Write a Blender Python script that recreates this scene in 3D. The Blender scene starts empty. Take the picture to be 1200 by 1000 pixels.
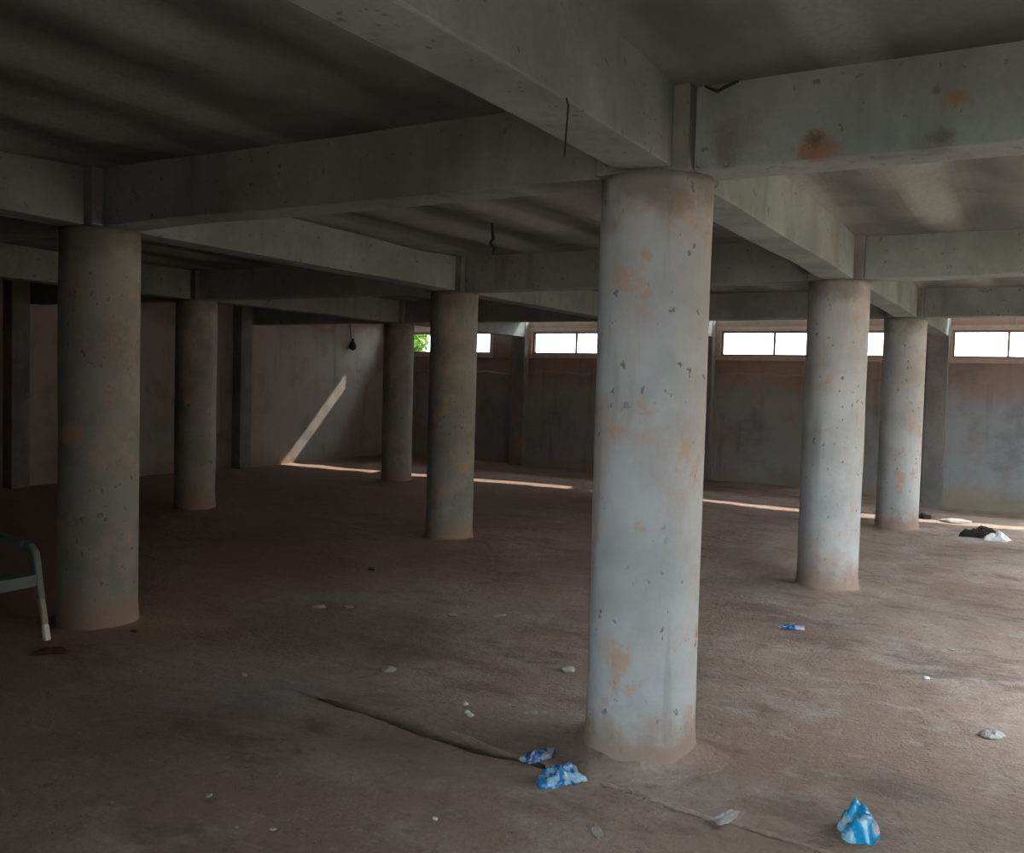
import bpy, bmesh, math, random
import numpy as np
from mathutils import Matrix, Vector

sc = bpy.context.scene
C = sc.collection

# ------------------------------------------------------------------ camera
CAM = Vector((-4.159, -1.633, 1.743))
F_PX, PITCH, ROLL, YAW = 1091.36, -0.04719, 0.02714, 0.52085
fw = Vector((math.cos(YAW) * math.cos(PITCH), math.sin(YAW) * math.cos(PITCH), math.sin(PITCH)))
rt = fw.cross(Vector((0, 0, 1))).normalized()
up = rt.cross(fw)
rt, up = rt * math.cos(ROLL) + up * math.sin(ROLL), up * math.cos(ROLL) - rt * math.sin(ROLL)
cd = bpy.data.cameras.new('camera')
cd.sensor_fit = 'HORIZONTAL'
cd.sensor_width = 36.0
cd.lens = F_PX / 1200 * 36.0
cd.clip_start = 0.02
cam = bpy.data.objects.new('camera', cd)
C.objects.link(cam)
m = Matrix.Identity(4)
for k in range(3):
    m[k][0], m[k][1], m[k][2], m[k][3] = rt[k], up[k], -fw[k], CAM[k]
cam.matrix_world = m
sc.camera = cam

# ------------------------------------------------------------------ light
EXPOSURE = 0.9
SKY_COL, SKY_STR = (0.74, 0.88, 1.0), 6.0
SUN_STR, SUN_COL = 4.5, (1.0, 0.93, 0.84)
SUN_TRAVEL = Vector((-1.0, 0.32, -0.95)).normalized()

world = bpy.data.worlds.new('world')
sc.world = world
world.use_nodes = True
bg = world.node_tree.nodes['Background']
bg.inputs['Color'].default_value = (*SKY_COL, 1)
bg.inputs['Strength'].default_value = SKY_STR
sl = bpy.data.lights.new('sun', 'SUN')
sl.energy = SUN_STR
sl.color = SUN_COL
sl.angle = math.radians(0.7)
sun = bpy.data.objects.new('sun', sl)
C.objects.link(sun)
sun.location = (20, -10, 12)
sun.rotation_euler = (-SUN_TRAVEL).to_track_quat('Z', 'Y').to_euler()
vs = sc.view_settings
vs.view_transform = 'Standard'
vs.look = 'None'
vs.exposure = EXPOSURE
vs.gamma = 1.0
vs.use_curve_mapping = False
sc.cycles.max_bounces = 10
sc.cycles.diffuse_bounces = 8
sc.cycles.transparent_max_bounces = 12
sc.cycles.use_denoising = True
sc.cycles.sample_clamp_indirect = 8.0

# ------------------------------------------------------------------ constants
A, B = 4.4017, 4.0460            # column grid
HB, HS = 2.70, 3.07              # beam underside, slab underside
RAD = 0.2593                     # column radius
X_BACK, X_FRONT = 13.15, -4.40   # inner faces
Y_LEFT, Y_RIGHT = 11.55, -2.95   # left wall face; open edge of the hall on the right

# ------------------------------------------------------------------ helpers
def tag(o, label=None, cat=None, group=None, kind=None):
    if label: o['label'] = label
    if cat: o['category'] = cat
    if group: o['group'] = group
    if kind: o['kind'] = kind
    return o

def empty(name, loc=(0, 0, 0), rz=0.0):
    o = bpy.data.objects.new(name, None)
    o.empty_display_size = 0.1
    C.objects.link(o)
    o.location = loc
    o.rotation_euler = (0, 0, rz)
    return o

def obj(name, me, mat=None, parent=None, loc=None, smooth=False):
    if isinstance(me, bmesh.types.BMesh):
        bm = me
        me = bpy.data.meshes.new(name)
        bm.normal_update()
        bm.to_mesh(me)
        bm.free()
    if mat is not None and len(me.materials) == 0:
        me.materials.append(mat)
    if smooth:
        me.polygons.foreach_set('use_smooth', [True] * len(me.polygons))
    o = bpy.data.objects.new(name, me)
    C.objects.link(o)
    if parent is not None:
        o.parent = parent
    if loc is not None:
        o.location = loc
    return o

def box(bm, x0, x1, y0, y1, z0, z1, bev=0.0):
    r = bmesh.ops.create_cube(bm, size=1.0)
    vs_ = r['verts']
    for v in vs_:
        v.co = Vector((x0 + (v.co.x + .5) * (x1 - x0), y0 + (v.co.y + .5) * (y1 - y0), z0 + (v.co.z + .5) * (z1 - z0)))
    if bev > 0:
        es = list({e for v in vs_ for e in v.link_edges})
        bmesh.ops.bevel(bm, geom=es, offset=bev, segments=2, affect='EDGES', profile=0.6)

def tube(pts, radii, seg=8, squash=None):
    """closed tube along a polyline"""
    bm = bmesh.new()
    pts = [Vector(p) for p in pts]
    if not hasattr(radii, '__len__'): radii = [radii] * len(pts)
    rings = []
    prev_n = None
    for i, p in enumerate(pts):
        t = (pts[min(i + 1, len(pts) - 1)] - pts[max(i - 1, 0)]).normalized()
        n = Vector((0, 0, 1)) if abs(t.z) < 0.9 else Vector((1, 0, 0))
        if prev_n is not None: n = prev_n
        n = (n - t * n.dot(t)).normalized()
        prev_n = n
        b = t.cross(n)
        rings.append([bm.verts.new(p + (n * math.cos(a) + b * math.sin(a)) * radii[i])
                      for a in [2 * math.pi * k / seg for k in range(seg)]])
    for r0, r1 in zip(rings, rings[1:]):
        for k in range(seg):
            bm.faces.new((r0[k], r0[(k + 1) % seg], r1[(k + 1) % seg], r1[k]))
    bm.faces.new(list(reversed(rings[0])))
    bm.faces.new(rings[-1])
    return bm

_rs = np.random.RandomState(7)
_lat = _rs.rand(256, 256)
def vnoise(x, y):
    """smooth value noise, arrays in, about -1..1 out"""
    xi, yi = np.floor(x).astype(int), np.floor(y).astype(int)
    fx, fy = x - xi, y - yi
    fx, fy = fx * fx * (3 - 2 * fx), fy * fy * (3 - 2 * fy)
    g = lambda i, j: _lat[i % 256, j % 256]
    return 2 * ((g(xi, yi) * (1 - fx) + g(xi + 1, yi) * fx) * (1 - fy) + (g(xi, yi + 1) * (1 - fx) + g(xi + 1, yi + 1) * fx) * fy) - 1
def fbm(x, y, o=4):
    s = 0; a = 1
    for k in range(o):
        s = s + a * vnoise(x * 2 ** k + 17 * k, y * 2 ** k + 31 * k); a *= .5
    return s
def smooth(e0, e1, x):
    t = np.clip((x - e0) / (e1 - e0), 0, 1)
    return t * t * (3 - 2 * t)

def grid_mesh(name, xs, ys, Z, DX=0.0):
    nx, ny = len(xs), len(ys)
    X, Y = np.meshgrid(xs, ys, indexing='ij')
    X = X + DX
    co = np.stack([X, Y, Z], -1).reshape(-1, 3)
    i = np.arange(nx - 1)[:, None] * ny + np.arange(ny - 1)[None, :]
    f = np.stack([i, i + ny, i + ny + 1, i + 1], -1).reshape(-1, 4)
    me = bpy.data.meshes.new(name)
    me.from_pydata(co.tolist(), [], f.tolist())
    return me

# ------------------------------------------------------------------ materials
class N:
    def __init__(s, name, rough=0.9, spec=0.25):
        s.m = bpy.data.materials.new(name)
        s.m.use_nodes = True
        s.t = s.m.node_tree
        s.b = s.t.nodes['Principled BSDF']
        s.b.inputs['Roughness'].default_value = rough
        s.b.inputs['Specular IOR Level'].default_value = spec
        g = s.t.nodes.new('ShaderNodeNewGeometry')
        s.pos = g.outputs['Position']
        s.nrm = g.outputs['Normal']
    def n(s, typ, **kw):
        nd = s.t.nodes.new(typ)
        for k, v in kw.items(): setattr(nd, k, v)
        return nd
    def link(s, a, b): s.t.links.new(a, b)
    def noise(s, scale, detail=4, rough=.55, vec=None, dist=0.0, off=(0, 0, 0), stretch=(1, 1, 1)):
        mp = s.n('ShaderNodeMapping')
        mp.inputs['Location'].default_value = off
        mp.inputs['Scale'].default_value = stretch
        s.link(vec or s.pos, mp.inputs['Vector'])
        nd = s.n('ShaderNodeTexNoise')
        nd.inputs['Scale'].default_value = scale
        nd.inputs['Detail'].default_value = detail
        nd.inputs['Roughness'].default_value = rough
        nd.inputs['Distortion'].default_value = dist
        s.link(mp.outputs[0], nd.inputs['Vector'])
        return nd.outputs['Fac']
    def ramp(s, fac, lo, hi, a=0.0, b=1.0):
        nd = s.n('ShaderNodeMapRange', interpolation_type='SMOOTHSTEP')
        s.link(fac, nd.inputs['Value'])
        for k, v in zip(('From Min', 'From Max', 'To Min', 'To Max'), (lo, hi, a, b)): nd.inputs[k].default_value = v
        return nd.outputs[0]
    def math(s, op, a, b=None):
        nd = s.n('ShaderNodeMath', operation=op)
        for k, v in enumerate((a, b)):
            if v is None: continue
            if isinstance(v, (int, float)): nd.inputs[k].default_value = v
            else: s.link(v, nd.inputs[k])
        return nd.outputs[0]
    def mix(s, fac, a, b):
        nd = s.n('ShaderNodeMix', data_type='RGBA')
        if isinstance(fac, (int, float)): nd.inputs[0].default_value = fac
        else: s.link(fac, nd.inputs[0])
        for k, v in ((6, a), (7, b)):
            if isinstance(v, tuple): nd.inputs[k].default_value = (*v, 1)
            else: s.link(v, nd.inputs[k])
        return nd.outputs[2]
    def z(s):
        nd = s.n('ShaderNodeSeparateXYZ')
        s.link(s.pos, nd.inputs[0])
        return nd.outputs
    def spot(s, p, r, soft, wob=0.5, stretch=(1, 1, 1)):
        """an irregular round stain about a point"""
        mp = s.n('ShaderNodeMapping')
        mp.inputs['Scale'].default_value = stretch
        mp.inputs['Location'].default_value = tuple(-p[k] * stretch[k] for k in range(3))
        s.link(s.pos, mp.inputs['Vector'])
        ln = s.n('ShaderNodeVectorMath', operation='LENGTH')
        s.link(mp.outputs[0], ln.inputs[0])
        nz = s.noise(1.6 / r, 5, .7, off=(p[1] * 3.1, p[0], p[2]))
        d = s.math('ADD', ln.outputs['Value'], s.math('MULTIPLY', s.math('SUBTRACT', nz, .5), wob * r * 2.5))
        return s.ramp(d, r - soft, r + soft, 1.0, 0.0)
    def bump(s, h, strength=.3, dist=.02):
        nd = s.n('ShaderNodeBump')
        nd.inputs['Strength'].default_value = strength
        nd.inputs['Distance'].default_value = dist
        s.link(h, nd.inputs['Height'])
        s.link(nd.outputs[0], s.b.inputs['Normal'])
    def done(s, col):
        if isinstance(col, tuple): s.b.inputs['Base Color'].default_value = (*col, 1)
        else: s.link(col, s.b.inputs['Base Color'])
        return s.m

def m_concrete(name, base, dark, warm, warm_amt=.6, scale=1.0, spots=()):
    n = N(name, .92, .15)
    big = n.ramp(n.noise(1.1 * scale, 5, .6), .35, .68)
    c = n.mix(big, base, dark)
    w = n.math('MULTIPLY', n.ramp(n.noise(1.7 * scale, 6, .68, off=(5, 9, 2)), .52, .72), warm_amt)
    c = n.mix(w, c, warm)
    fine = n.noise(34, 5, .7)
    c = n.mix(n.ramp(fine, .3, .75, 0, .35), c, dark)
    run = n.ramp(n.noise(3.2, 4, .6, stretch=(1, 1, .22), off=(4, 8, 1)), .54, .72, 0, .45)
    c = n.mix(run, c, tuple(v * .62 for v in dark))
    pit = n.ramp(n.noise(22, 2, .5, off=(3, 3, 3)), .67, .73)
    c = n.mix(n.math('MULTIPLY', pit, .55), c, tuple(v * .35 for v in dark))
    for p, r, soft, col, amt, st in spots:
        c = n.mix(n.math('MULTIPLY', n.spot(p, r, soft, 1.0, st), amt), c, col)
    n.bump(n.math('ADD', fine, n.noise(7, 4, .6)), .25, .012)
    return n.done(c)

def m_column(name, base, dull):
    n = N(name, .8, .3)
    z = n.z()[2]
    c = n.mix(n.ramp(n.noise(2.2, 5, .6), .38, .66), base, dull)
    # washed-out pinkish mortar stains
    w = n.ramp(n.noise(2.6, 6, .66, off=(1.5, 4, .3)), .50, .68, 0, .55)
    c = n.mix(w, c, (.52, .39, .31))
    w2 = n.ramp(n.noise(4.5, 4, .6, off=(8, 1, 3)), .58, .68, 0, .6)
    c = n.mix(w2, c, (.55, .33, .20))
    # vertical run marks
    run = n.ramp(n.noise(9, 3, .6, stretch=(1, 1, .10), off=(2, 7, 0)), .58, .72, 0, .35)
    c = n.mix(run, c, (.26, .27, .24))
    # chips
    chip = n.ramp(n.noise(20, 2.5, .55, stretch=(1, 1, .8)), .655, .70)
    zone = n.ramp(n.noise(2.0, 2, .5, off=(11, 2, 5)), .40, .55)
    c = n.mix(n.math('MULTIPLY', n.math('MULTIPLY', chip, zone), .75), c, (.13, .12, .11))
    # dark mark where the column meets the beams
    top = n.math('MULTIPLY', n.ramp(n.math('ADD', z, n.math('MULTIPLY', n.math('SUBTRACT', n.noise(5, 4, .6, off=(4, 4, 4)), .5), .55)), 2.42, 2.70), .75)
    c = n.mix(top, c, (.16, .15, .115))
    # soil splashed on the foot
    foot = n.ramp(n.math('ADD', z, n.math('MULTIPLY', n.math('SUBTRACT', n.noise(6, 5, .65), .5), .5)), .04, .34, .9, 0)
    c = n.mix(foot, c, (.36, .25, .185))
    n.bump(n.math('ADD', n.noise(30, 4, .65), n.math('MULTIPLY', n.noise(5, 3, .5), 1.5)), .22, .012)
    return n.done(c)

def m_floor():
    n = N('earth_floor', .95, .12)
    c = n.mix(n.ramp(n.noise(.55, 5, .6), .36, .66), (.47, .35, .275), (.36, .245, .185))
    c = n.mix(n.ramp(n.noise(1.6, 6, .66, off=(3, 8, 1)), .48, .70, 0, .75), c, (.52, .43, .365))
    c = n.mix(n.ramp(n.noise(2.6, 6, .7, off=(9, 2, 4), stretch=(1, .5, 1)), .50, .66, 0, .75), c, (.20, .145, .115))
    c = n.mix(n.ramp(n.noise(5.2, 6, .72, off=(2, 5, 4), stretch=(1.3, .6, 1)), .54, .68, 0, .55), c, (.56, .47, .40))
    c = n.mix(n.ramp(n.noise(8.5, 5, .7, off=(7, 1, 4)), .55, .70, 0, .6), c, (.19, .135, .105))
    # redder earth further in, to the left of the hall
    xyz = n.z()
    red = n.ramp(n.math('ADD', xyz[1], n.math('MULTIPLY', n.noise(.6, 3, .5), 3.0)), 2.2, 7.0, 0, .7)
    c = n.mix(red, c, (.30, .165, .11))
    # old damp cement patches
    for p, r, st in (((1.25, 2.9, 0), .55, (1, .8, 1)), ((-.35, 2.4, 0), .5, (.9, .6, 1)), ((1.9, 2.0, 0), .35, (1, 1, 1))):
        c = n.mix(n.math('MULTIPLY', n.spot(p, r, .22, .7, st), .45), c, (.40, .38, .35))
    c = n.mix(n.math('MULTIPLY', n.spot((.85, 2.5, 0), .5, .2, .6, (.8, .6, 1)), .5), c, (.15, .11, .09))
    fine = n.noise(42, 5, .72)
    c = n.mix(n.ramp(fine, .32, .7, .0, .45), c, (.28, .21, .17))
    spk = n.ramp(n.noise(60, 1, .4, off=(4, 4, 0)), .74, .79, 0, .7)
    c = n.mix(spk, c, (.52, .46, .41))
    n.bump(n.math('ADD', fine, n.math('MULTIPLY', n.noise(9, 5, .65), 1.6)), .6, .03)
    return n.done(c)

def m_wall(name, up_col, low_col, zsplit):
    n = N(name, .95, .1)
    xyz = n.z()
    wob = n.math('MULTIPLY', n.math('SUBTRACT', n.noise(1.2, 5, .6), .5), 1.1)
    f = n.ramp(n.math('ADD', xyz[2], wob), zsplit - .35, zsplit + .35)
    c = n.mix(f, low_col, up_col)
    c = n.mix(n.ramp(n.noise(1.5, 6, .66, off=(6, 2, 8)), .45, .70, 0, .6), c, tuple(v * .52 for v in low_col))
    c = n.mix(n.ramp(n.noise(2.1, 6, .66, off=(1, 6, 3)), .54, .72, 0, .55), c, (.34, .22, .15))
    run = n.ramp(n.noise(4, 4, .6, stretch=(1, 1, .12)), .55, .72, 0, .4)
    c = n.mix(run, c, tuple(v * .4 for v in low_col))
    foot = n.ramp(n.math('ADD', xyz[2], n.math('MULTIPLY', n.noise(3, 4, .6), .35)), .12, .5, .75, 0)
    c = n.mix(foot, c, (.30, .24, .155))
    n.bump(n.math('ADD', n.noise(26, 5, .7), n.math('MULTIPLY', n.noise(5, 4, .6), 2)), .35, .02)
    return n.done(c)

def m_plain(name, col, rough=.6, spec=.3, var=.25, scale=12):
    n = N(name, rough, spec)
    c = n.mix(n.ramp(n.noise(scale, 4, .6), .35, .7, 0, var), col, tuple(v * .45 for v in col))
    return n.done(c)

def m_sachet(name, blue, pale, scale=24):
    n = N(name, .25, .5)
    tc = n.n('ShaderNodeTexCoord').outputs['Object']
    f = n.ramp(n.noise(scale, 2, .5, vec=tc), .47, .53)
    c = n.mix(f, blue, pale)
    f2 = n.ramp(n.noise(scale * 1.2, 2, .5, vec=tc, off=(.3, .2, .1)), .62, .66)
    c = n.mix(f2, c, (.55, .42, .46))
    return n.done(c)

CONC = (.29, .325, .302); CDARK = (.18, .205, .188); CWARM = (.25, .215, .165)
M = {}
M['beam'] = m_concrete('beam_concrete', CONC, CDARK, CWARM, .5)
RUST = (.25, .125, .06)
M['beam_rust'] = m_concrete('beam_concrete_rust_stained', CONC, CDARK, CWARM, .5, 1.0, spots=(
    ((-.15, -.755, 2.745), .058, .035, RUST, .8, (1, .8, .9)),
    ((-.15, -.745, 2.79), .03, .02, (.10, .075, .05), .7, (1, .8, 1)),
    ((-.15, -1.27, 2.885), .030, .025, RUST, .8, (1, .7, 1.1)),
    ((-.15, -1.22, 2.745), .03, .02, (.12, .105, .09), .8, (1, .7, 1)),
    ((-.15, -1.20, 2.93), .016, .01, (.12, .105, .09), .8, (1, 1, 1)),
    ((-.15, -.42, 2.86), .10, .07, (.17, .165, .12), .6, (1, 1, 1)),
    ((-.15, -.36, 2.80), .05, .03, (.14, .125, .10), .6, (1, 1, .5))))
def m_slab():
    n = N('slab_concrete', .92, .15)
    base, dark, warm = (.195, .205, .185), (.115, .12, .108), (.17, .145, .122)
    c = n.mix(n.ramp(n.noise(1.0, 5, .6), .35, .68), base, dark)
    c = n.mix(n.ramp(n.noise(1.6, 6, .68, off=(5, 9, 2)), .52, .72, 0, .5), c, warm)
    y = n.math('ADD', n.z()[1], n.math('MULTIPLY', n.math('SUBTRACT', n.noise(1.1, 3, .5, stretch=(.5, 1, 1)), .5), .30))
    w = n.math('SINE', n.math('MULTIPLY', n.math('SUBTRACT', y, 1.21), 2 * math.pi / .765))
    line = n.math('MULTIPLY', n.ramp(w, .25, .95), n.ramp(n.noise(1.3, 3, .5, off=(2, 2, 7), stretch=(.6, 1, 1)), .30, .62, .1, .52))
    c = n.mix(line, c, (.36, .375, .35))
    fine = n.noise(34, 5, .7)
    c = n.mix(n.ramp(fine, .3, .75, 0, .35), c, dark)
    n.bump(n.math('ADD', fine, n.noise(7, 4, .6)), .25, .012)
    return n.done(c)
M['slab'] = m_slab()
M['cap'] = m_concrete('cap_concrete', (.29, .30, .28), (.15, .15, .135), (.25, .21, .16), .5, 1.8)
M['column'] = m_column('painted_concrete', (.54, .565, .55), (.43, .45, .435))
M['column_shaded'] = m_column('shaded_column_concrete', (.31, .325, .295), (.235, .245, .22))  # darker copy of the column colour: shade on the left rows painted in
M['floor'] = m_floor()
M['wall_back'] = m_wall('back_wall_plaster', (.30, .215, .175), (.29, .30, .30), 1.75)
M['wall_left'] = m_wall('left_wall_plaster', (.36, .315, .27), (.33, .30, .27), 1.2)
M['wall_plain'] = m_wall('rough_wall_plaster', (.24, .215, .19), (.24, .22, .20), 1.2)
M['pilaster'] = m_concrete('pilaster_concrete', (.26, .25, .235), (.17, .165, .15), (.24, .19, .15), .5, 1.6)
M['frame'] = m_plain('window_frame_paint', (.30, .20, .15), .6)
M['surround'] = m_plain('window_surround_cement', (.46, .36, .29), .9, .1)
M['soil'] = m_plain('outdoor_soil', (.42, .30, .22), .95, .05, .3, .8)
M['footing'] = m_plain('footing_earth', (.33, .25, .205), .95, .1, .5, 14)
M['stone'] = m_plain('pale_stone', (.45, .41, .37), .9, .1)
M['dark_stone'] = m_plain('dark_clod', (.10, .08, .07), .9, .1)
M['wire'] = m_plain('old_wire', (.03, .028, .026), .7)
M['chair'] = m_plain('dull_green_plastic', (.15, .21, .185), .45, .4, .3, 8)
M['chair_tan'] = m_plain('tan_plastic', (.36, .32, .27), .5, .4, .3, 20)
M['chair_white'] = m_plain('white_plastic', (.80, .82, .82), .45, .4, .15, 20)
M['paper'] = m_plain('white_paper', (.80, .79, .77), .8, .2, .1)
M['rag'] = m_plain('black_rag', (.035, .03, .03), .9, .1)
M['leaf_litter'] = m_plain('dry_leaf', (.12, .055, .04), .8, .1)
M['bark'] = m_plain('bark', (.16, .11, .07), .9, .1)

def m_leaf():
    n = N('green_leaf', .5, .3)
    c = n.mix(n.ramp(n.noise(3, 2, .5), .4, .6), (.24, .42, .04), (.11, .26, .03))
    n.b.inputs['Transmission Weight'].default_value = 0.0
    return n.done(c)
M['leaf'] = m_leaf()

def m_pane():
    m_ = bpy.data.materials.new('window_glass')
    m_.use_nodes = True
    t = m_.node_tree
    for nd in list(t.nodes):
        if nd.type != 'OUTPUT_MATERIAL': t.nodes.remove(nd)
    out = [nd for nd in t.nodes if nd.type == 'OUTPUT_MATERIAL'][0]
    tr = t.nodes.new('ShaderNodeBsdfTransparent')
    tr.inputs[0].default_value = (.9, .92, .93, 1)
    gl = t.nodes.new('ShaderNodeBsdfGlossy')
    gl.inputs['Roughness'].default_value = .05
    mx = t.nodes.new('ShaderNodeMixShader')
    nz = t.nodes.new('ShaderNodeTexNoise'); nz.inputs['Scale'].default_value = 6
    mr = t.nodes.new('ShaderNodeMapRange')
    for k, v in zip(('To Min', 'To Max'), (.02, .10)): mr.inputs[k].default_value = v
    t.links.new(nz.outputs['Fac'], mr.inputs['Value'])
    t.links.new(mr.outputs[0], mx.inputs[0])
    t.links.new(tr.outputs[0], mx.inputs[1])
    t.links.new(gl.outputs[0], mx.inputs[2])
    t.links.new(mx.outputs[0], out.inputs[0])
    return m_
M['pane'] = m_pane()

# ------------------------------------------------------------------ setting: floor
def crack_x(y):
    return -.42 + .085 * (y - .6) + .03 * vnoise(y * 2.3, y * 0 + 3.0) + .012 * vnoise(y * 9, y * 0 + 8.0)
def floor_z(x, y):
    x = np.asarray(x, float); y = np.asarray(y, float)
    z = .016 * fbm(x * .55 + 3, y * .55 + 9, 3) + .006 * fbm(x * 2.6, y * 2.6, 3) + .0022 * vnoise(x * 16, y * 16)
    # the earth dips a little along the back wall on the right
    z = z - .17 * smooth(10.3, 12.6, x) * smooth(2.2, -.6, y)
    # broken slab edge running past the near column
    d = x - crack_x(y)
    on = smooth(2.05, 1.55, y) * smooth(-2.6, -1.6, y)
    w = .006 + .052 * smooth(1.85, .95, y) * smooth(.35, .75, y) + .005 * vnoise(y * 7, y * 0 + 4) + .004 * vnoise(y * 21, y * 0 + 6)
    z = z + on * .012 * smooth(-.02, .02, d) * smooth(1.6, .2, d)
    deep = on * (.04 + .20 * smooth(1.9, 1.4, y) * smooth(.2, .6, y))
    z = z - deep * (np.abs(d) < np.clip(w, .004, 1))
    return z
def spaced(segs):
    out = []
    for a, b, s in segs:
        k = max(1, int(round((b - a) / s)))
        out += list(np.linspace(a, b, k, endpoint=False))
    return np.array(out + [segs[-1][1]])
xs = spaced([(-6.6, -2.4, .12), (-2.4, -.66, .04), (-.66, -.24, .007), (-.24, -.1, .03), (-.1, 2.0, .045), (2, 5, .08), (5, 13.3, .14)])
ys = spaced([(Y_RIGHT, -2.2, .2), (-2.2, 2.2, .03), (2.2, 5, .06), (5, 12.4, .14)])
gx, gy = np.meshgrid(xs, ys, indexing='ij')
floor = obj('floor', grid_mesh('floor', xs, ys, floor_z(gx, gy), .13 * ((floor_z(gx, gy) < -.06) & (gx < 1) & (gy < 2))), M['floor'], smooth=True)
floor.data.set_sharp_from_angle(angle=math.radians(50))
tag(floor, kind='structure')
def fz(x, y):
    return float(floor_z(np.array([x]), np.array([y]))[0])

# ------------------------------------------------------------------ setting: ceiling slab, its underside sagging between the joists
xs = spaced([(-4.65, 12.85, .15)])
ys = spaced([(Y_RIGHT, 12.1, .06)])
gx, gy = np.meshgrid(xs, ys, indexing='ij')
ph = 2 * math.pi * (gy - 1.40) / .765 + .5 * vnoise(gx * .35, gy * .2)
amp = .030 + .014 * vnoise(gx * .5 + 5, gy * 1.3)
da = np.abs((gx / A + .5) % 1 - .5) * A
amp = amp * smooth(.15, .9, da)
zc = HS - amp * np.sin(ph) + .008 * fbm(gx * .9, gy * .9, 3)
me = grid_mesh('ceiling', xs, ys, zc)
bm = bmesh.new(); bm.from_mesh(me); bpy.data.meshes.remove(me)
bmesh.ops.reverse_faces(bm, faces=bm.faces[:])
border = [e for e in bm.edges if e.is_boundary]
ex = bmesh.ops.extrude_edge_only(bm, edges=border)
top = [v for v in ex['geom'] if isinstance(v, bmesh.types.BMVert)]
for v in top: v.co.z = 3.45
bmesh.ops.contextual_create(bm, geom=[e for e in bm.edges if e.is_boundary])
ceiling = obj('ceiling', bm, M['slab'], smooth=False)
tag(ceiling, kind='structure')

# ------------------------------------------------------------------ setting: walls
def holed_wall(name, mat, ucuts, zcuts, holes, axis, p0, p1):
    """solid wall slab with rectangular openings; u runs along y (axis 'x') or x (axis 'y')"""
    bm = bmesh.new()
    nu, nz = len(ucuts), len(zcuts)
    def P(u, z, p): return (p, u, z) if axis == 'x' else (u, p, z)
    V = [[[bm.verts.new(P(ucuts[i], zcuts[j], p)) for j in range(nz)] for i in range(nu)] for p in (p0, p1)]
    solid = lambda i, j: 0 <= i < nu - 1 and 0 <= j < nz - 1 and (i, j) not in holes
    for i in range(nu - 1):
        for j in range(nz - 1):
            if not solid(i, j): continue
            q = [(i, j), (i + 1, j), (i + 1, j + 1), (i, j + 1)]
            for s in (0, 1):
                bm.faces.new([V[s][a][b] for a, b in (q if s else reversed(q))])
            for (a, b), (da, db) in (((0, 1), (0, -1)), ((1, 2), (1, 0)), ((2, 3), (0, 1)), ((3, 0), (-1, 0))):
                if not solid(i + da, j + db):
                    (a0, b0), (a1, b1) = q[a], q[b]
                    bm.faces.new((V[0][a0][b0], V[0][a1][b1], V[1][a1][b1], V[1][a0][b0]))
    bmesh.ops.delete(bm, geom=[v for v in bm.verts if not v.link_faces], context='VERTS')
    bmesh.ops.recalc_face_normals(bm, faces=bm.faces[:])
    return tag(obj(name, bm, mat), kind='structure')

ZT = HS + .06
SILL, HEAD = 2.36, 2.82
WINS = [(8.90, 11.10), (4.86, 7.87), (.81, 3.79), (-2.70, -.20)]
X_SLAB, Z_WALLTOP = 12.85, 3.05   # the slab stops short of the back wall: daylight falls through the slot between them
uc = sorted([Y_RIGHT, Y_LEFT + .25] + [v for w in WINS for v in w])
holes = {(uc.index(w[0]), 1) for w in WINS}
wall_back = holed_wall('wall_back', M['wall_back'], uc, [-.4, SILL, HEAD, Z_WALLTOP], holes, 'x', X_BACK, X_BACK + .20)
wall_left = holed_wall('wall_left', M['wall_left'], [X_FRONT - .25, X_BACK], [-.3, ZT], set(), 'y', Y_LEFT, Y_LEFT + .25)
D0, D1, X_PORCH = -2.75, -.6, -5.5        # entrance passage behind the camera
wall_front = holed_wall('wall_front', M['wall_plain'], [Y_RIGHT - .2, D0, D1, Y_LEFT], [-.3, 2.72, ZT], {(1, 0)}, 'x', X_FRONT - .25, X_FRONT)
holed_wall('wall_porch_left', M['wall_plain'], [X_PORCH, X_FRONT - .251], [-.3, 2.90], set(), 'y', D1, D1 + .2)
holed_wall('wall_porch_right', M['wall_plain'], [X_PORCH, X_FRONT - .251], [-.3, 2.90], set(), 'y', D0 - .2, D0)
bm = bmesh.new(); box(bm, X_PORCH, X_FRONT - .251, D0 - .2, D1 + .2, 2.901, 3.10)
tag(obj('ceiling_porch', bm, M['slab']), kind='structure')
wall_right = holed_wall('wall_right', M['wall_plain'], [X_FRONT - .25, .70, 3.2, 5.0, 6.7, 8.5, 11.3, X_BACK - .001], [-.3, HB + .05, ZT], {(1, 0), (3, 0), (5, 0)}, 'y', Y_RIGHT - .2, Y_RIGHT)

# the lower lift of the back wall stands slightly proud, with a ragged top edge
bm = bmesh.new()
yy = np.arange(Y_RIGHT + .02, Y_LEFT - .02, .09)
zz = 1.98 + .05 * fbm(yy * .6, yy * 0 + 2, 4) + .025 * vnoise(yy * 5, yy * 0)
rows = []
for y, z in zip(yy, zz):
    rows.append([bm.verts.new(p) for p in ((X_BACK + .01, y, -.4), (X_BACK - .028, y, -.4), (X_BACK - .028, y, z - .03), (X_BACK - .012, y, z), (X_BACK + .01, y, z + .004))])
for r0, r1 in zip(rows, rows[1:]):
    for k in range(4): bm.faces.new((r0[k], r0[k + 1], r1[k + 1], r1[k]))
obj('plaster_coat', bm, M['wall_back'], wall_back)

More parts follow.
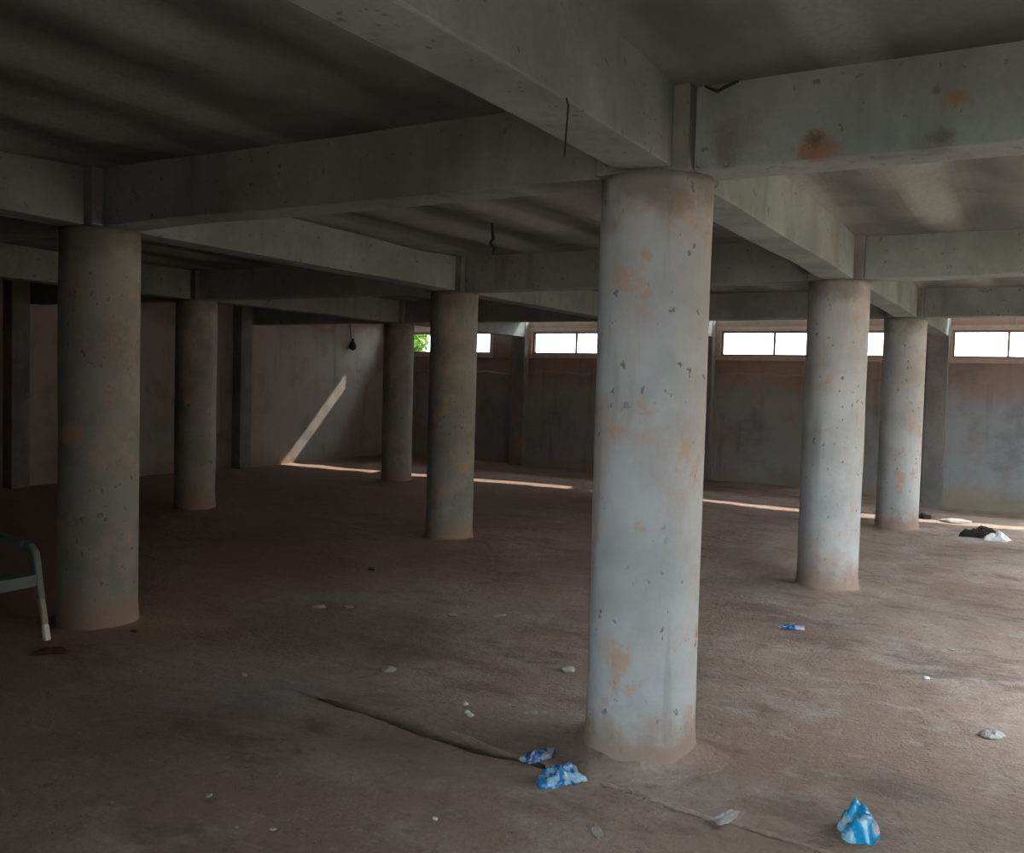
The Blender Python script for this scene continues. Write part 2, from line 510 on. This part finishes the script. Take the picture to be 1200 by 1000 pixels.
# engaged piers (trim) on the back and left walls
k = 0
for j in range(0, 3):
    k += 1
    bm = bmesh.new(); y = j * B
    box(bm, X_BACK - .20, X_BACK - .001, y - .165, y + .165, -.35, HS - .03, .012)
    tag(obj('trim_%d' % k, bm, M['pilaster']), kind='structure')
for i in (0, 1, 2):
    k += 1
    bm = bmesh.new(); x = i * A
    box(bm, x - .50, x - .22, Y_LEFT - .22, Y_LEFT - .001, -.3, HS - .03, .012)
    tag(obj('trim_%d' % k, bm, M['pilaster']), kind='structure')
k += 1
bm = bmesh.new()
box(bm, X_SLAB + .01, X_BACK - .03, Y_LEFT - .43, Y_LEFT - .001, -.3, 3.42, .012)
tag(obj('trim_%d' % k, bm, M['pilaster']), kind='structure')

# high strip windows in the back wall
for n_, (y0, y1) in enumerate(WINS):
    w = empty('window_%d' % (n_ + 1), (X_BACK + .1, (y0 + y1) / 2, SILL))
    tag(w, kind='structure')
    L = y1 - y0; H = HEAD - SILL; hl = L / 2
    def ring(name, x0, x1, o, t, mat):
        bm = bmesh.new()
        Q = []
        for x in (x0, x1):
            for e in (o, o - t):
                Q.append([bm.verts.new((x, sy * (hl + e), zz_)) for sy, zz_ in ((-1, -e), (1, -e), (1, H + e), (-1, H + e))])
        ao, ai, bo, bi = Q
        for a in range(4):
            b = (a + 1) % 4
            for u, v in ((ao, ai), (ai, bi), (bi, bo), (bo, ao)):
                bm.faces.new((u[a], v[a], v[b], u[b]))
        bmesh.ops.recalc_face_normals(bm, faces=bm.faces[:])
        return obj(name, bm, mat, w)
    ring('surround', -.118, -.1005, .085, .085, M['surround'])
    ring('frame', -.03, .02, -.001, .032, M['frame'])
    for q in (1, 2):
        bm = bmesh.new(); y = -hl + L * q / 3
        box(bm, -.03, .02, y - .018, y + .018, .034, H - .034)
        obj('mullion', bm, M['frame'], w)
    for q in range(3):
        bm = bmesh.new(); ya = -hl + L * q / 3 + (.034 if q == 0 else .02); yb = -hl + L * (q + 1) / 3 - (.034 if q == 2 else .02)
        box(bm, -.008, -.004, ya, yb, .034, H - .034)
        obj('pane', bm, M['pane'], w)

# unseen wall and slab added above the slot to cut its sky light
bm = bmesh.new(); box(bm, 12.55, 12.75, Y_RIGHT, Y_LEFT + .2, 3.46, 6.0)
tag(obj('sky_blocker_wall', bm, M['wall_plain']), kind='structure')
bm = bmesh.new(); box(bm, 8.0, 14.9, Y_RIGHT - .2, Y_LEFT + .25, 6.01, 6.25)
tag(obj('sky_blocker_slab', bm, M['slab']), kind='structure')

# ground outside, level with the sills behind the building and with the floor at the open sides
def rect(name, x0, x1, y0, y1, z, mat):
    bm = bmesh.new()
    box(bm, x0, x1, y0, y1, z - .3, z)
    return tag(obj(name, bm, mat), kind='structure')
rect('ground_behind', X_BACK + .21, 60, -3.15, 60, 2.10, M['soil'])
# hillside on the right: a yard level with the floor, then a bank that climbs towards the back
xs = spaced([(-30, -6.7, 1.0), (-6.7, 14, .6), (14, 40, 1.0)]); ys = spaced([(-40, -12, 2.0), (-12, -3.15, .25)])
gx, gy = np.meshgrid(xs, ys, indexing='ij')
bank = 4.6 + .12 * np.clip(gx, -10, 25)
zb = -.04 + bank * smooth(-9.0, -11.2, gy) + .05 * (-11.2 - gy) * (gy < -11.2) + .12 * fbm(gx * .5, gy * .5, 3) * smooth(-8.8, -10, gy)
tag(obj('ground_beside', grid_mesh('ground_beside', xs, ys, zb), M['soil'], smooth=True), kind='structure')
rect('ground_before', -50, -6.6, -3.15, 60, -.03, M['soil'])

# ------------------------------------------------------------------ concrete columns
COLS = {
    (0, 0): 'thick pale round concrete column nearest the camera, orange stains and chipped paint',
    (1, 0): 'pale round column second in the right-hand row, between the nearest and the farthest column of that row',
    (2, 0): 'farthest and smallest pale column of the right-hand row, before the back wall',
    (0, 1): 'large dark round column at the left, beside the plastic chair',
    (1, 1): 'grey round column in the middle, standing in front of the windows',
    (1, 2): 'slim dark column just right of the large left column, before the left wall',
    (2, 2): 'slimmest dark column near the far corner, beside the sunlit streak',
    (2, 1): 'far round column almost wholly hidden behind the nearest column',
}
SHORT = {(0, 0): 'nearest column', (1, 0): 'second right-hand column', (2, 0): 'farthest right-hand column', (0, 1): 'large left column',
         (1, 1): 'middle column', (1, 2): 'slim dark left column', (2, 2): 'slimmest far-corner column', (2, 1): 'hidden far column'}
COLS[(1, 0)] = 'pale round column second in the right-hand row, behind the nearest column'
SEG = 64
def shaft_mesh(i, j):
    bm = bmesh.new()
    zs = [-.30, 0, .06, .14, .3] + list(np.arange(.5, 2.6, .2)) + [2.62, 2.66, HB]
    rings = []
    for z in zs:
        ring = []
        for k in range(SEG):
            a = 2 * math.pi * k / SEG
            r = RAD + .004 * float(vnoise(np.array([math.cos(a) * 2.5 + i * 3 + 9]), np.array([math.sin(a) * 2.5 + z * 2 + j * 5]))[0])
            r += .012 * max(0, 1 - z / .14) if z < .14 else 0
            ring.append(bm.verts.new((r * math.cos(a), r * math.sin(a), z)))
        rings.append(ring)
    for r0, r1 in zip(rings, rings[1:]):
        for k in range(SEG): bm.faces.new((r0[k], r0[(k + 1) % SEG], r1[(k + 1) % SEG], r1[k]))
    bm.faces.new(list(reversed(rings[0]))); bm.faces.new(rings[-1])
    for f in bm.faces: f.smooth = len(f.verts) == 4
    return bm
def footing_mesh(cx, cy, reach, h, seed):
    bm = bmesh.new()
    n_a, prof = 48, ((.0, 1.0), (.15, .78), (.35, .46), (.6, .2), (.85, .06), (1.05, -.02), (1.2, -.25))
    rings = []
    for t, hh in prof:
        ring = []
        for k in range(n_a):
            a = 2 * math.pi * k / n_a
            nz = float(fbm(np.array([math.cos(a) * 1.6 + seed]), np.array([math.sin(a) * 1.6 + seed * 2]), 3)[0])
            r = RAD - .012 + (reach * (1 + .45 * nz)) * t
            x, y = r * math.cos(a), r * math.sin(a)
            nn = float(fbm(np.array([x * 9 + seed]), np.array([y * 9]), 3)[0])
            ring.append(bm.verts.new((x, y, fz(cx + x, cy + y) + h * hh * (1 + .35 * nn))))
        rings.append(ring)
    for r0, r1 in zip(rings, rings[1:]):
        for k in range(n_a): bm.faces.new((r0[k], r1[k], r1[(k + 1) % n_a], r0[(k + 1) % n_a]))
    for f in bm.faces: f.smooth = True
    return bm
for (i, j), lab in COLS.items():
    t = empty('concrete_column', (i * A, j * B, 0))
    tag(t, lab, 'column', 'round concrete columns of the hall')
    obj('shaft', shaft_mesh(i, j), M['column' if j == 0 else 'column_shaded'], t)
    bm = bmesh.new()
    box(bm, -.225, .225, -.225, .225, HB, HS + .02, .012)
    obj('cap', bm, M['cap'], t)
    near = (i, j) == (0, 0)
    obj('footing', footing_mesh(i * A, j * B, .15 if near else .07, .045 if near else .02, i * 7 + j * 3 + 2), M['floor'], t)

# ------------------------------------------------------------------ concrete beams, one per bay
def beam(dirn, i, j, label, mat='beam', to_wall=False):
    x, y = i * A, j * B
    bm = bmesh.new()
    if dirn == 'a':
        x0 = x + .226 if i >= 0 else X_FRONT + .001
        x1 = (x + A - .226) if not to_wall else X_BACK - .201
        box(bm, x0, x1, y - .155, y + .10, HB, HS + .03, .01)
    else:
        y1 = y + B - .226 if not to_wall else Y_LEFT - .001
        y0 = y + .226 if j >= 0 else Y_RIGHT + .001
        box(bm, x - .15, x + .105, y0, y1, HB, HS + .03, .01)
    # long faces cut across so that they can be a little uneven
    L = 0 if dirn == 'a' else 1
    es = [e for e in bm.edges if abs((e.verts[0].co - e.verts[1].co)[L]) > 2]
    bmesh.ops.subdivide_edges(bm, edges=es, cuts=24, use_grid_fill=True)
    for v in bm.verts:
        s = v.co[L]
        other = 1 - L
        q = .007 * float(vnoise(np.array([s * 1.7 + i * 3]), np.array([j * 5.0 + v.co.z]))[0])
        v.co[other] += q
        if v.co.z < HB + .1: v.co.z += .007 * float(vnoise(np.array([s * 1.3 + 4]), np.array([i * 2.0 + j]))[0]) + .007
    o = obj('concrete_beam', bm, M[mat])
    return tag(o, label, 'beam', 'concrete ceiling beams')
S = SHORT
beam('a', -1, 0, 'wide concrete beam overhead running from the top edge down to the nearest column')
beam('a', 0, 0, 'pale beam receding from the nearest column to the second right-hand column')
beam('a', 1, 0, 'short pale beam between the second and the farthest right-hand columns')
beam('a', 2, 0, 'beam stub lit by the windows beyond the farthest right-hand column', to_wall=True)
beam('a', -1, 1, 'dim beam coming forward from the large left column to the left edge')
beam('a', 0, 1, 'long dim beam receding from the large left column to the middle column')
beam('a', 1, 1, 'dim beam receding from the middle column to behind the nearest column')
beam('a', 2, 1, 'beam behind the nearest column, reaching the back wall', to_wall=True)
beam('a', 0, 2, 'dark beam at the left edge, behind the large left column')
beam('a', 1, 2, 'dark beam between the slim dark left column and the slimmest far-corner column')
beam('a', 2, 2, 'beam with sunlit side between the slimmest column and the back wall', to_wall=True)
beam('b', 0, -1, 'pale cross beam with rusty orange patches, right of the nearest column', 'beam_rust')
beam('b', 1, -1, 'pale grey cross beam running right from the second right-hand column')
beam('b', 2, -1, 'low grey cross beam running right from the farthest right-hand column')
beam('b', 0, 0, 'greenish grey cross beam between the nearest column and the large left column')
beam('b', 1, 0, 'dark cross beam between the middle column and the second right-hand column')
beam('b', 2, 0, 'dark cross beam above the windows, right of the nearest column')
beam('b', 0, 1, 'dark cross beam running left from the large left column')
beam('b', 1, 1, 'dark cross beam between the middle column and the slim dark left column')
beam('b', 2, 1, 'dark cross beam above the windows, left of the nearest column')
beam('b', 1, 2, 'dark cross beam from the slim dark left column to the left wall', to_wall=True)
beam('b', 2, 2, 'dark cross beam from the slimmest column to the left wall', to_wall=True)

# concrete sunshade over the windows outside
bm = bmesh.new(); box(bm, X_BACK + .201, X_BACK + 1.0, Y_RIGHT, Y_LEFT, 2.90, 2.98, .01)
tag(obj('trim_20', bm, M['beam']), kind='structure')

# ------------------------------------------------------------------ plastic armchair at the left edge, facing right
def ribbon(path, widths, thick, wdir):
    """flat bar swept along a path: width along the in-plane normal, thickness along wdir"""
    bm = bmesh.new(); path = [Vector(p) for p in path]; wdir = Vector(wdir).normalized()
    rings = []
    for k, p in enumerate(path):
        t = (path[min(k + 1, len(path) - 1)] - path[max(k - 1, 0)]).normalized()
        n_ = wdir.cross(t).normalized()
        h, d = widths[k] / 2, thick / 2
        rings.append([bm.verts.new(p + n_ * a * h + wdir * b * d) for a, b in ((-1, -1), (1, -1), (1, 1), (-1, 1))])
    for r0, r1 in zip(rings, rings[1:]):
        for q in range(4): bm.faces.new((r0[q], r0[(q + 1) % 4], r1[(q + 1) % 4], r1[q]))
    bm.faces.new(list(reversed(rings[0]))); bm.faces.new(rings[-1])
    bmesh.ops.recalc_face_normals(bm, faces=bm.faces[:])
    bmesh.ops.bevel(bm, geom=[e for e in bm.edges if len(e.link_faces) == 2 and e.calc_face_angle(0) > .9], offset=.005, segments=2, affect='EDGES')
    return bm
CH = empty('plastic_armchair', (-.775, 4.10, fz(-.775, 4.1)), 0.0)      # local -y is the front
tag(CH, 'dull green plastic armchair with white-tipped legs, cut by the left edge beside the large column', 'chair')
W2 = .275
for s in (1, -1):
    x = s * W2
    # front leg: splays forward, then the arm sweeps back into the backrest
    lerp = lambda a, b, t: tuple(a[k] + (b[k] - a[k]) * t for k in range(3))
    ft, tp = (x, -.235, 0.0), (x - s * .0, -.105, .50)
    leg = ribbon([lerp(ft, tp, q) for q in (.52, .7, .85, 1.0)] + [(x, -.085, .545), (x, -.05, .575), (x, .0, .592)], [.034, .040, .050, .066, .076, .070, .058], .045, (1, 0, 0))
    lo = obj('leg', leg, M['chair'], CH)
    tan = ribbon([lerp(ft, tp, q) for q in (.20, .36, .52)], [.031, .032, .034], .040, (1, 0, 0))  # leg colour steps downwards from green to tan to white
    tag(obj('leg_middle', tan, M['chair_tan'], lo), 'tan middle of the leg')
    tip = ribbon([lerp(ft, tp, q) for q in (0, .1, .20)], [.029, .030, .031], .040, (1, 0, 0))
    tag(obj('leg_tip', tip, M['chair_white'], lo), 'white lower end of the leg')
    arm = ribbon([(x, 0.0, .592), (x, .10, .603), (x, .22, .612), (x, .33, .63)], [.045, .040, .042, .06], .06, (1, 0, 0))
    obj('armrest', arm, M['chair'], CH)
    rb = ribbon([(x * .86, .36, .0), (x * .86, .31, .2), (x * .86, .27, .42)], [.032, .038, .06], .042, (1, 0, 0))
    rl = obj('leg', rb, M['chair'], CH)
# seat
bm = bmesh.new()
gu, gv = 13, 13
top_v = []; bot_v = []
for a in range(gu):
    r0 = []; r1 = []
    for b in range(gv):
        u, v = a / (gu - 1) * 2 - 1, b / (gv - 1)
        x = u * (.245 - .03 * v); y = -.15 + .43 * v
        z = .425 - .035 * v - .018 * (1 - u * u) * math.sin(math.pi * min(1, v * 1.1)) - .03 * max(0, .12 - v) / .12
        r0.append(bm.verts.new((x, y, z))); r1.append(bm.verts.new((x, y, z - .022)))
    top_v.append(r0); bot_v.append(r1)
for a in range(gu - 1):
    for b in range(gv - 1):
        bm.faces.new((top_v[a][b], top_v[a + 1][b], top_v[a + 1][b + 1], top_v[a][b + 1]))
        bm.faces.new((bot_v[a][b], bot_v[a][b + 1], bot_v[a + 1][b + 1], bot_v[a + 1][b]))
per = [(a, 0) for a in range(gu)] + [(gu - 1, b) for b in range(1, gv)] + [(a, gv - 1) for a in range(gu - 2, -1, -1)] + [(0, b) for b in range(gv - 2, 0, -1)]
for (a0, b0), (a1, b1) in zip(per, per[1:] + per[:1]):
    bm.faces.new((top_v[a0][b0], bot_v[a0][b0], bot_v[a1][b1], top_v[a1][b1]))
obj('seat', bm, M['chair'], CH)
bm = bmesh.new(); box(bm, -.245, .245, -.165, -.145, .345, .42, .006)
obj('seat_apron', bm, M['chair'], CH)
# slatted back with a rounded top
for q in range(5):
    x = -.16 + .08 * q
    obj('back_slat', ribbon([(x, .275, .40), (x, .31, .55), (x * 1.05, .35, .72), (x * 1.08, .375, .80 - .35 * x * x)], [.012] * 4, .05, (1, 0, 0)), M['chair'], CH)
pts = []
for q in range(17):
    a = math.pi * q / 16
    pts.append((-.255 * math.cos(a), .30 + .09 * math.sin(a) ** .6, .45 + .40 * math.sin(a) ** .7))
obj('back_rim', tube(pts, .022, 8), M['chair'], CH, smooth=True)

# ------------------------------------------------------------------ wires and fittings
def wire(pts, r, name, label, cat='wire'):
    return tag(obj(name, tube(pts, r, 6), M['wire'], smooth=True), label, cat)
x, y = 2.50, 2.43
wire([(x, y, HS + .02), (x + .01, y, 3.0), (x + .045, y + .01, 2.94), (x + .015, y + .02, 2.90), (x + .04, y - .01, 2.86), (x + .03, y, 2.81)], [.011, .013, .016, .013, .016, .008],
     'hanging_wire', 'short dark wire dangling from the ceiling between the nearest and middle columns')
wire([(-1.29, -.165, 2.715), (-1.292, -.175, 2.69), (-1.296, -.172, 2.60), (-1.30, -.17, 2.515)], .0035,
     'thin_wire', 'thin wire hanging off the underside edge of the overhead beam')
wire([(-.165, -.27, 3.06), (-.172, -.33, 3.03), (-.18, -.37, 3.045), (-.172, -.42, 3.062)], [.005, .008, .008, .005],
     'bent_bar', 'bent dark bar end on top of the rust-stained beam', 'bar')
LT = empty('wall_lamp', (11.64, Y_LEFT - .001, 2.45))
tag(LT, 'dark old lamp fitting hanging by its cord on the left wall, above the sunlit streak', 'lamp')
obj('cord', tube([(-.02, -.02, .46), (-.01, -.03, .3), (0, -.04, .14)], .010, 6), M['wire'], LT, smooth=True)
bm = bmesh.new()
prof = ((.02, .15), (.035, .13), (.04, .07), (.06, .05), (.085, -.02), (.07, -.07), (.03, -.10), (.004, -.105))
rings = [[bm.verts.new((r * math.cos(2 * math.pi * q / 16), -.09 + r * math.sin(2 * math.pi * q / 16), z)) for q in range(16)] for r, z in prof]
for r0, r1 in zip(rings, rings[1:]):
    for q in range(16): bm.faces.new((r0[q], r1[q], r1[(q + 1) % 16], r0[(q + 1) % 16]))
bm.faces.new(rings[0]); bm.faces.new(list(reversed(rings[-1])))
obj('holder', bm, M['wire'], LT, smooth=True)

# ------------------------------------------------------------------ litter
def crumple(name, lx, ly, h, seed, mat, n_=22, lobes=.35, rag=.6):
    """closed crumpled sheet: a flattened ball pushed about by noise"""
    bm = bmesh.new()
    bmesh.ops.create_uvsphere(bm, u_segments=n_ * 2, v_segments=n_, radius=1.0)
    for v in bm.verts:
        p = v.co.copy()
        a = math.atan2(p.y, p.x)
        e = 1 + lobes * float(fbm(np.array([math.cos(a) * 1.5 + seed]), np.array([math.sin(a) * 1.5 + seed * 1.7]), 3)[0])
        f_ = float(fbm(np.array([p.x * 2.6 + seed * 3]), np.array([p.y * 2.6 + p.z * 1.5 + seed]), 4)[0])
        g = abs(float(fbm(np.array([p.x * 3.4 - seed]), np.array([p.y * 3.4 + seed * 2]), 3)[0]))
        x_, y_ = p.x * e * lx / 2, p.y * e * ly / 2
        flat = 1 if p.z > 0 else .15
        z_ = h * flat * (p.z * .75 + rag * (.55 * f_ + .5 * g) * (1 if p.z > 0 else 0) * (1 - (p.x ** 2 + p.y ** 2)) ** .3 if (p.x ** 2 + p.y ** 2) < 1 else 0)
        v.co = (x_, y_, max(z_, -.004))
    return bm
def litter(name, px, py, lx, ly, h, seed, mat, label, cat, rz=0.0, lift=.004, **kw):
    o = obj(name, crumple(name, lx, ly, h, seed, mat, **kw), M[mat], loc=(px, py, fz(px, py) + lift), smooth=True)
    o.rotation_euler.z = rz
    return tag(o, label, cat)
M['blue'] = m_sachet('blue_printed_plastic', (.025, .21, .48), (.30, .50, .66))
M['blue_dark'] = m_sachet('dull_blue_printed_plastic', (.03, .14, .36), (.36, .42, .55))
M['cyan'] = m_sachet('bright_blue_printed_plastic', (.01, .33, .62), (.25, .52, .66), 16)
litter('plastic_sachet', -.53, .16, .22, .14, .065, 3.1, 'blue', 'larger crumpled blue and white plastic sachet at the foot of the nearest column', 'sachet', -.7)
litter('plastic_sachet', -.41, .33, .22, .075, .035, 5.7, 'blue_dark', 'narrow twisted dark blue sachet left of the larger blue one', 'sachet', -.35)
litter('plastic_sachet', -.36, -1.06, .17, .14, .095, 8.2, 'cyan', 'bright blue crumpled sachet at the bottom right edge', 'sachet', .4)
litter('plastic_scrap', 2.75, -.09, .17, .09, .03, 2.2, 'blue_dark', 'small flat blue scrap before the second right-hand column', 'scrap', -1.0)
litter('paper_scrap', 8.50, -1.17, .30, .16, .09, 4.4, 'paper', 'white crumpled paper at the right edge beside a black rag', 'paper', -1.0)
litter('black_rag', 8.68, -1.02, .44, .18, .11, 6.4, 'rag', 'black rag lying behind the white paper at the right edge', 'rag', -1.0)
litter('paper_scrap', 9.9, -.62, .36, .2, .04, 1.4, 'stone', 'pale flat scrap on the floor by the back wall', 'paper', -1.0)
litter('black_rag', 10.0, -.2, .2, .15, .07, 9.4, 'rag', 'small dark lump by the back wall near the farthest right-hand column', 'lump', -.6)
litter('paper_scrap', 1.12, -1.46, .13, .08, .025, 7.4, 'stone', 'pale wrinkled scrap alone on the bright floor at right', 'paper', -.8)
litter('paper_scrap', -.50, -.58, .15, .07, .014, 2.9, 'stone', 'pale torn scrap in the floor crack right of the nearest column', 'paper', -.3)
litter('paper_scrap', -.87, -.18, .13, .035, .012, 3.9, 'stone', 'curled pale strip on the floor below the nearest column', 'paper', .6)
litter('dry_leaf', -.675, 3.56, .20, .10, .03, 4.9, 'leaf_litter', 'dark reddish dry leaf on the floor before the chair leg', 'leaf', -.6)

def chip(px, py, size, seed, mat, label, cat='stone', group=None, flat=.55):
    bm = bmesh.new()
    bmesh.ops.create_icosphere(bm, subdivisions=2, radius=size / 2)
    rs = random.Random(seed)
    ax = [Vector((rs.uniform(-1, 1), rs.uniform(-1, 1), rs.uniform(-1, 1))).normalized() for _ in range(7)]
    for v in bm.verts:
        for a in ax:
            d = v.co.dot(a) - size * .36
            if d > 0: v.co -= a * d
        v.co.x *= 1.25; v.co.z *= flat
    o = obj('stone_chip', bm, M[mat], loc=(px, py, fz(px, py) + size * .5 * flat * .55))
    o.rotation_euler.z = rs.uniform(0, 6.28)
    return tag(o, label, cat, group)
g3 = 'white stone chips behind the floor crack'
chip(.028, 1.014, .042, 1, 'paper', 'farthest of three white stone chips in a row behind the floor crack', group=g3)
chip(-.073, .933, .036, 2, 'paper', 'middle of three white stone chips in a row behind the floor crack', group=g3)
chip(-.108, .895, .044, 3, 'paper', 'nearest of three white stone chips in a row behind the floor crack', group=g3)
chip(.122, .645, .045, 10, 'stone', 'largest white chip of the scatter just left of the nearest column', group=g3)
chip(.155, .60, .03, 11, 'stone', 'rightmost small chip of the scatter just left of the nearest column', group=g3)
chip(.10, .68, .026, 12, 'stone', 'tiny chip touching the largest one of the scatter left of the nearest column', group=g3)
chip(.16, .79, .024, 13, 'stone', 'leftmost tiny chip of the scatter left of the nearest column', group=g3)
chip(.884, .824, .10, 20, 'stone', 'pale flat stone close to the left edge of the nearest column', flat=.4)
chip(.278, 1.723, .10, 21, 'stone', 'pale flat stone left of the row of white chips', flat=.3)
chip(-1.131, .409, .022, 22, 'paper', 'single white chip on the floor in front of the blue sachets')
chip(1.979, -1.07, .05, 23, 'paper', 'nearer of two white chips on the bright right-hand floor', flat=.35)
chip(2.805, -1.144, .05, 24, 'stone', 'farther of two white chips on the bright right-hand floor', flat=.35)
g4 = 'pale chips in the dim foreground'
for q, (px, py, s, lab) in enumerate(((-1.47, 1.316, .03, 'pale chip on the dim foreground floor, farthest from the camera of four at lower left'), (-1.528, .899, .028, 'rightmost pale chip of four on the dim floor at lower left'),
                                 (-1.724, 1.602, .026, 'leftmost pale chip of four on the dim floor at lower left'), (-1.60, 1.02, .02, 'tiniest pale chip of four on the dim floor at lower left'))):
    chip(px, py, s, 30 + q, 'stone', lab, group=g4, flat=.4)
chip(-.267, 2.364, .05, 40, 'stone', 'pale chip on the cement patch right of the large left column', flat=.35)
chip(-.05, 3.60, .045, 41, 'dark_stone', 'dark clod beside the base of the large left column')
chip(2.532, 3.646, .06, 42, 'dark_stone', 'dark clod on the floor in front of the middle column')
g5 = 'flat grey stones on the damp patch'
for q, (px, py, s, lab) in enumerate(((1.2, 3.08, .10, 'leftmost flat grey stone at the back of the damp patch'), (1.34, 2.92, .08, 'second flat grey stone from the left behind the damp patch'),
                                 (1.82, 1.87, .10, 'flat grey stone nearest the near column on the floor before the middle column'), (1.62, 2.15, .09, 'third flat grey stone from the left behind the damp patch'))):
    chip(px, py, s, 50 + q, 'stone', lab, group=g5, flat=.25)

# ------------------------------------------------------------------ bush outside the far-left window
BU = empty('leafy_bush', (15.3, 12.95, 2.1))
tag(BU, 'bright green bush seen through the far left end of the windows', 'bush')
rs = random.Random(5)
bm = tube([(0, 0, 0), (.05, .02, .5), (0, .06, 1.0), (.03, .0, 1.5)], [.05, .04, .03, .012], 7)
obj('stem', bm, M['bark'], BU, smooth=True)
bm = bmesh.new()
for _ in range(2600):
    d = Vector((rs.gauss(0, 1), rs.gauss(0, 1), rs.gauss(0, 1))).normalized() * rs.uniform(.35, 1) ** .5
    p = Vector((d.x * .75, d.y * .80, .85 + d.z * .85))
    u = Vector((rs.gauss(0, 1), rs.gauss(0, 1), rs.gauss(0, 1))).normalized()
    v = u.cross(Vector((rs.gauss(0, 1), rs.gauss(0, 1), rs.gauss(0, 1)))).normalized()
    l, w = rs.uniform(.10, .17), rs.uniform(.035, .06)
    bm.faces.new([bm.verts.new(q) for q in (p - u * l / 2, p + v * w, p + u * l / 2, p - v * w)])
tag(obj('foliage', bm, M['leaf'], BU), kind='stuff')
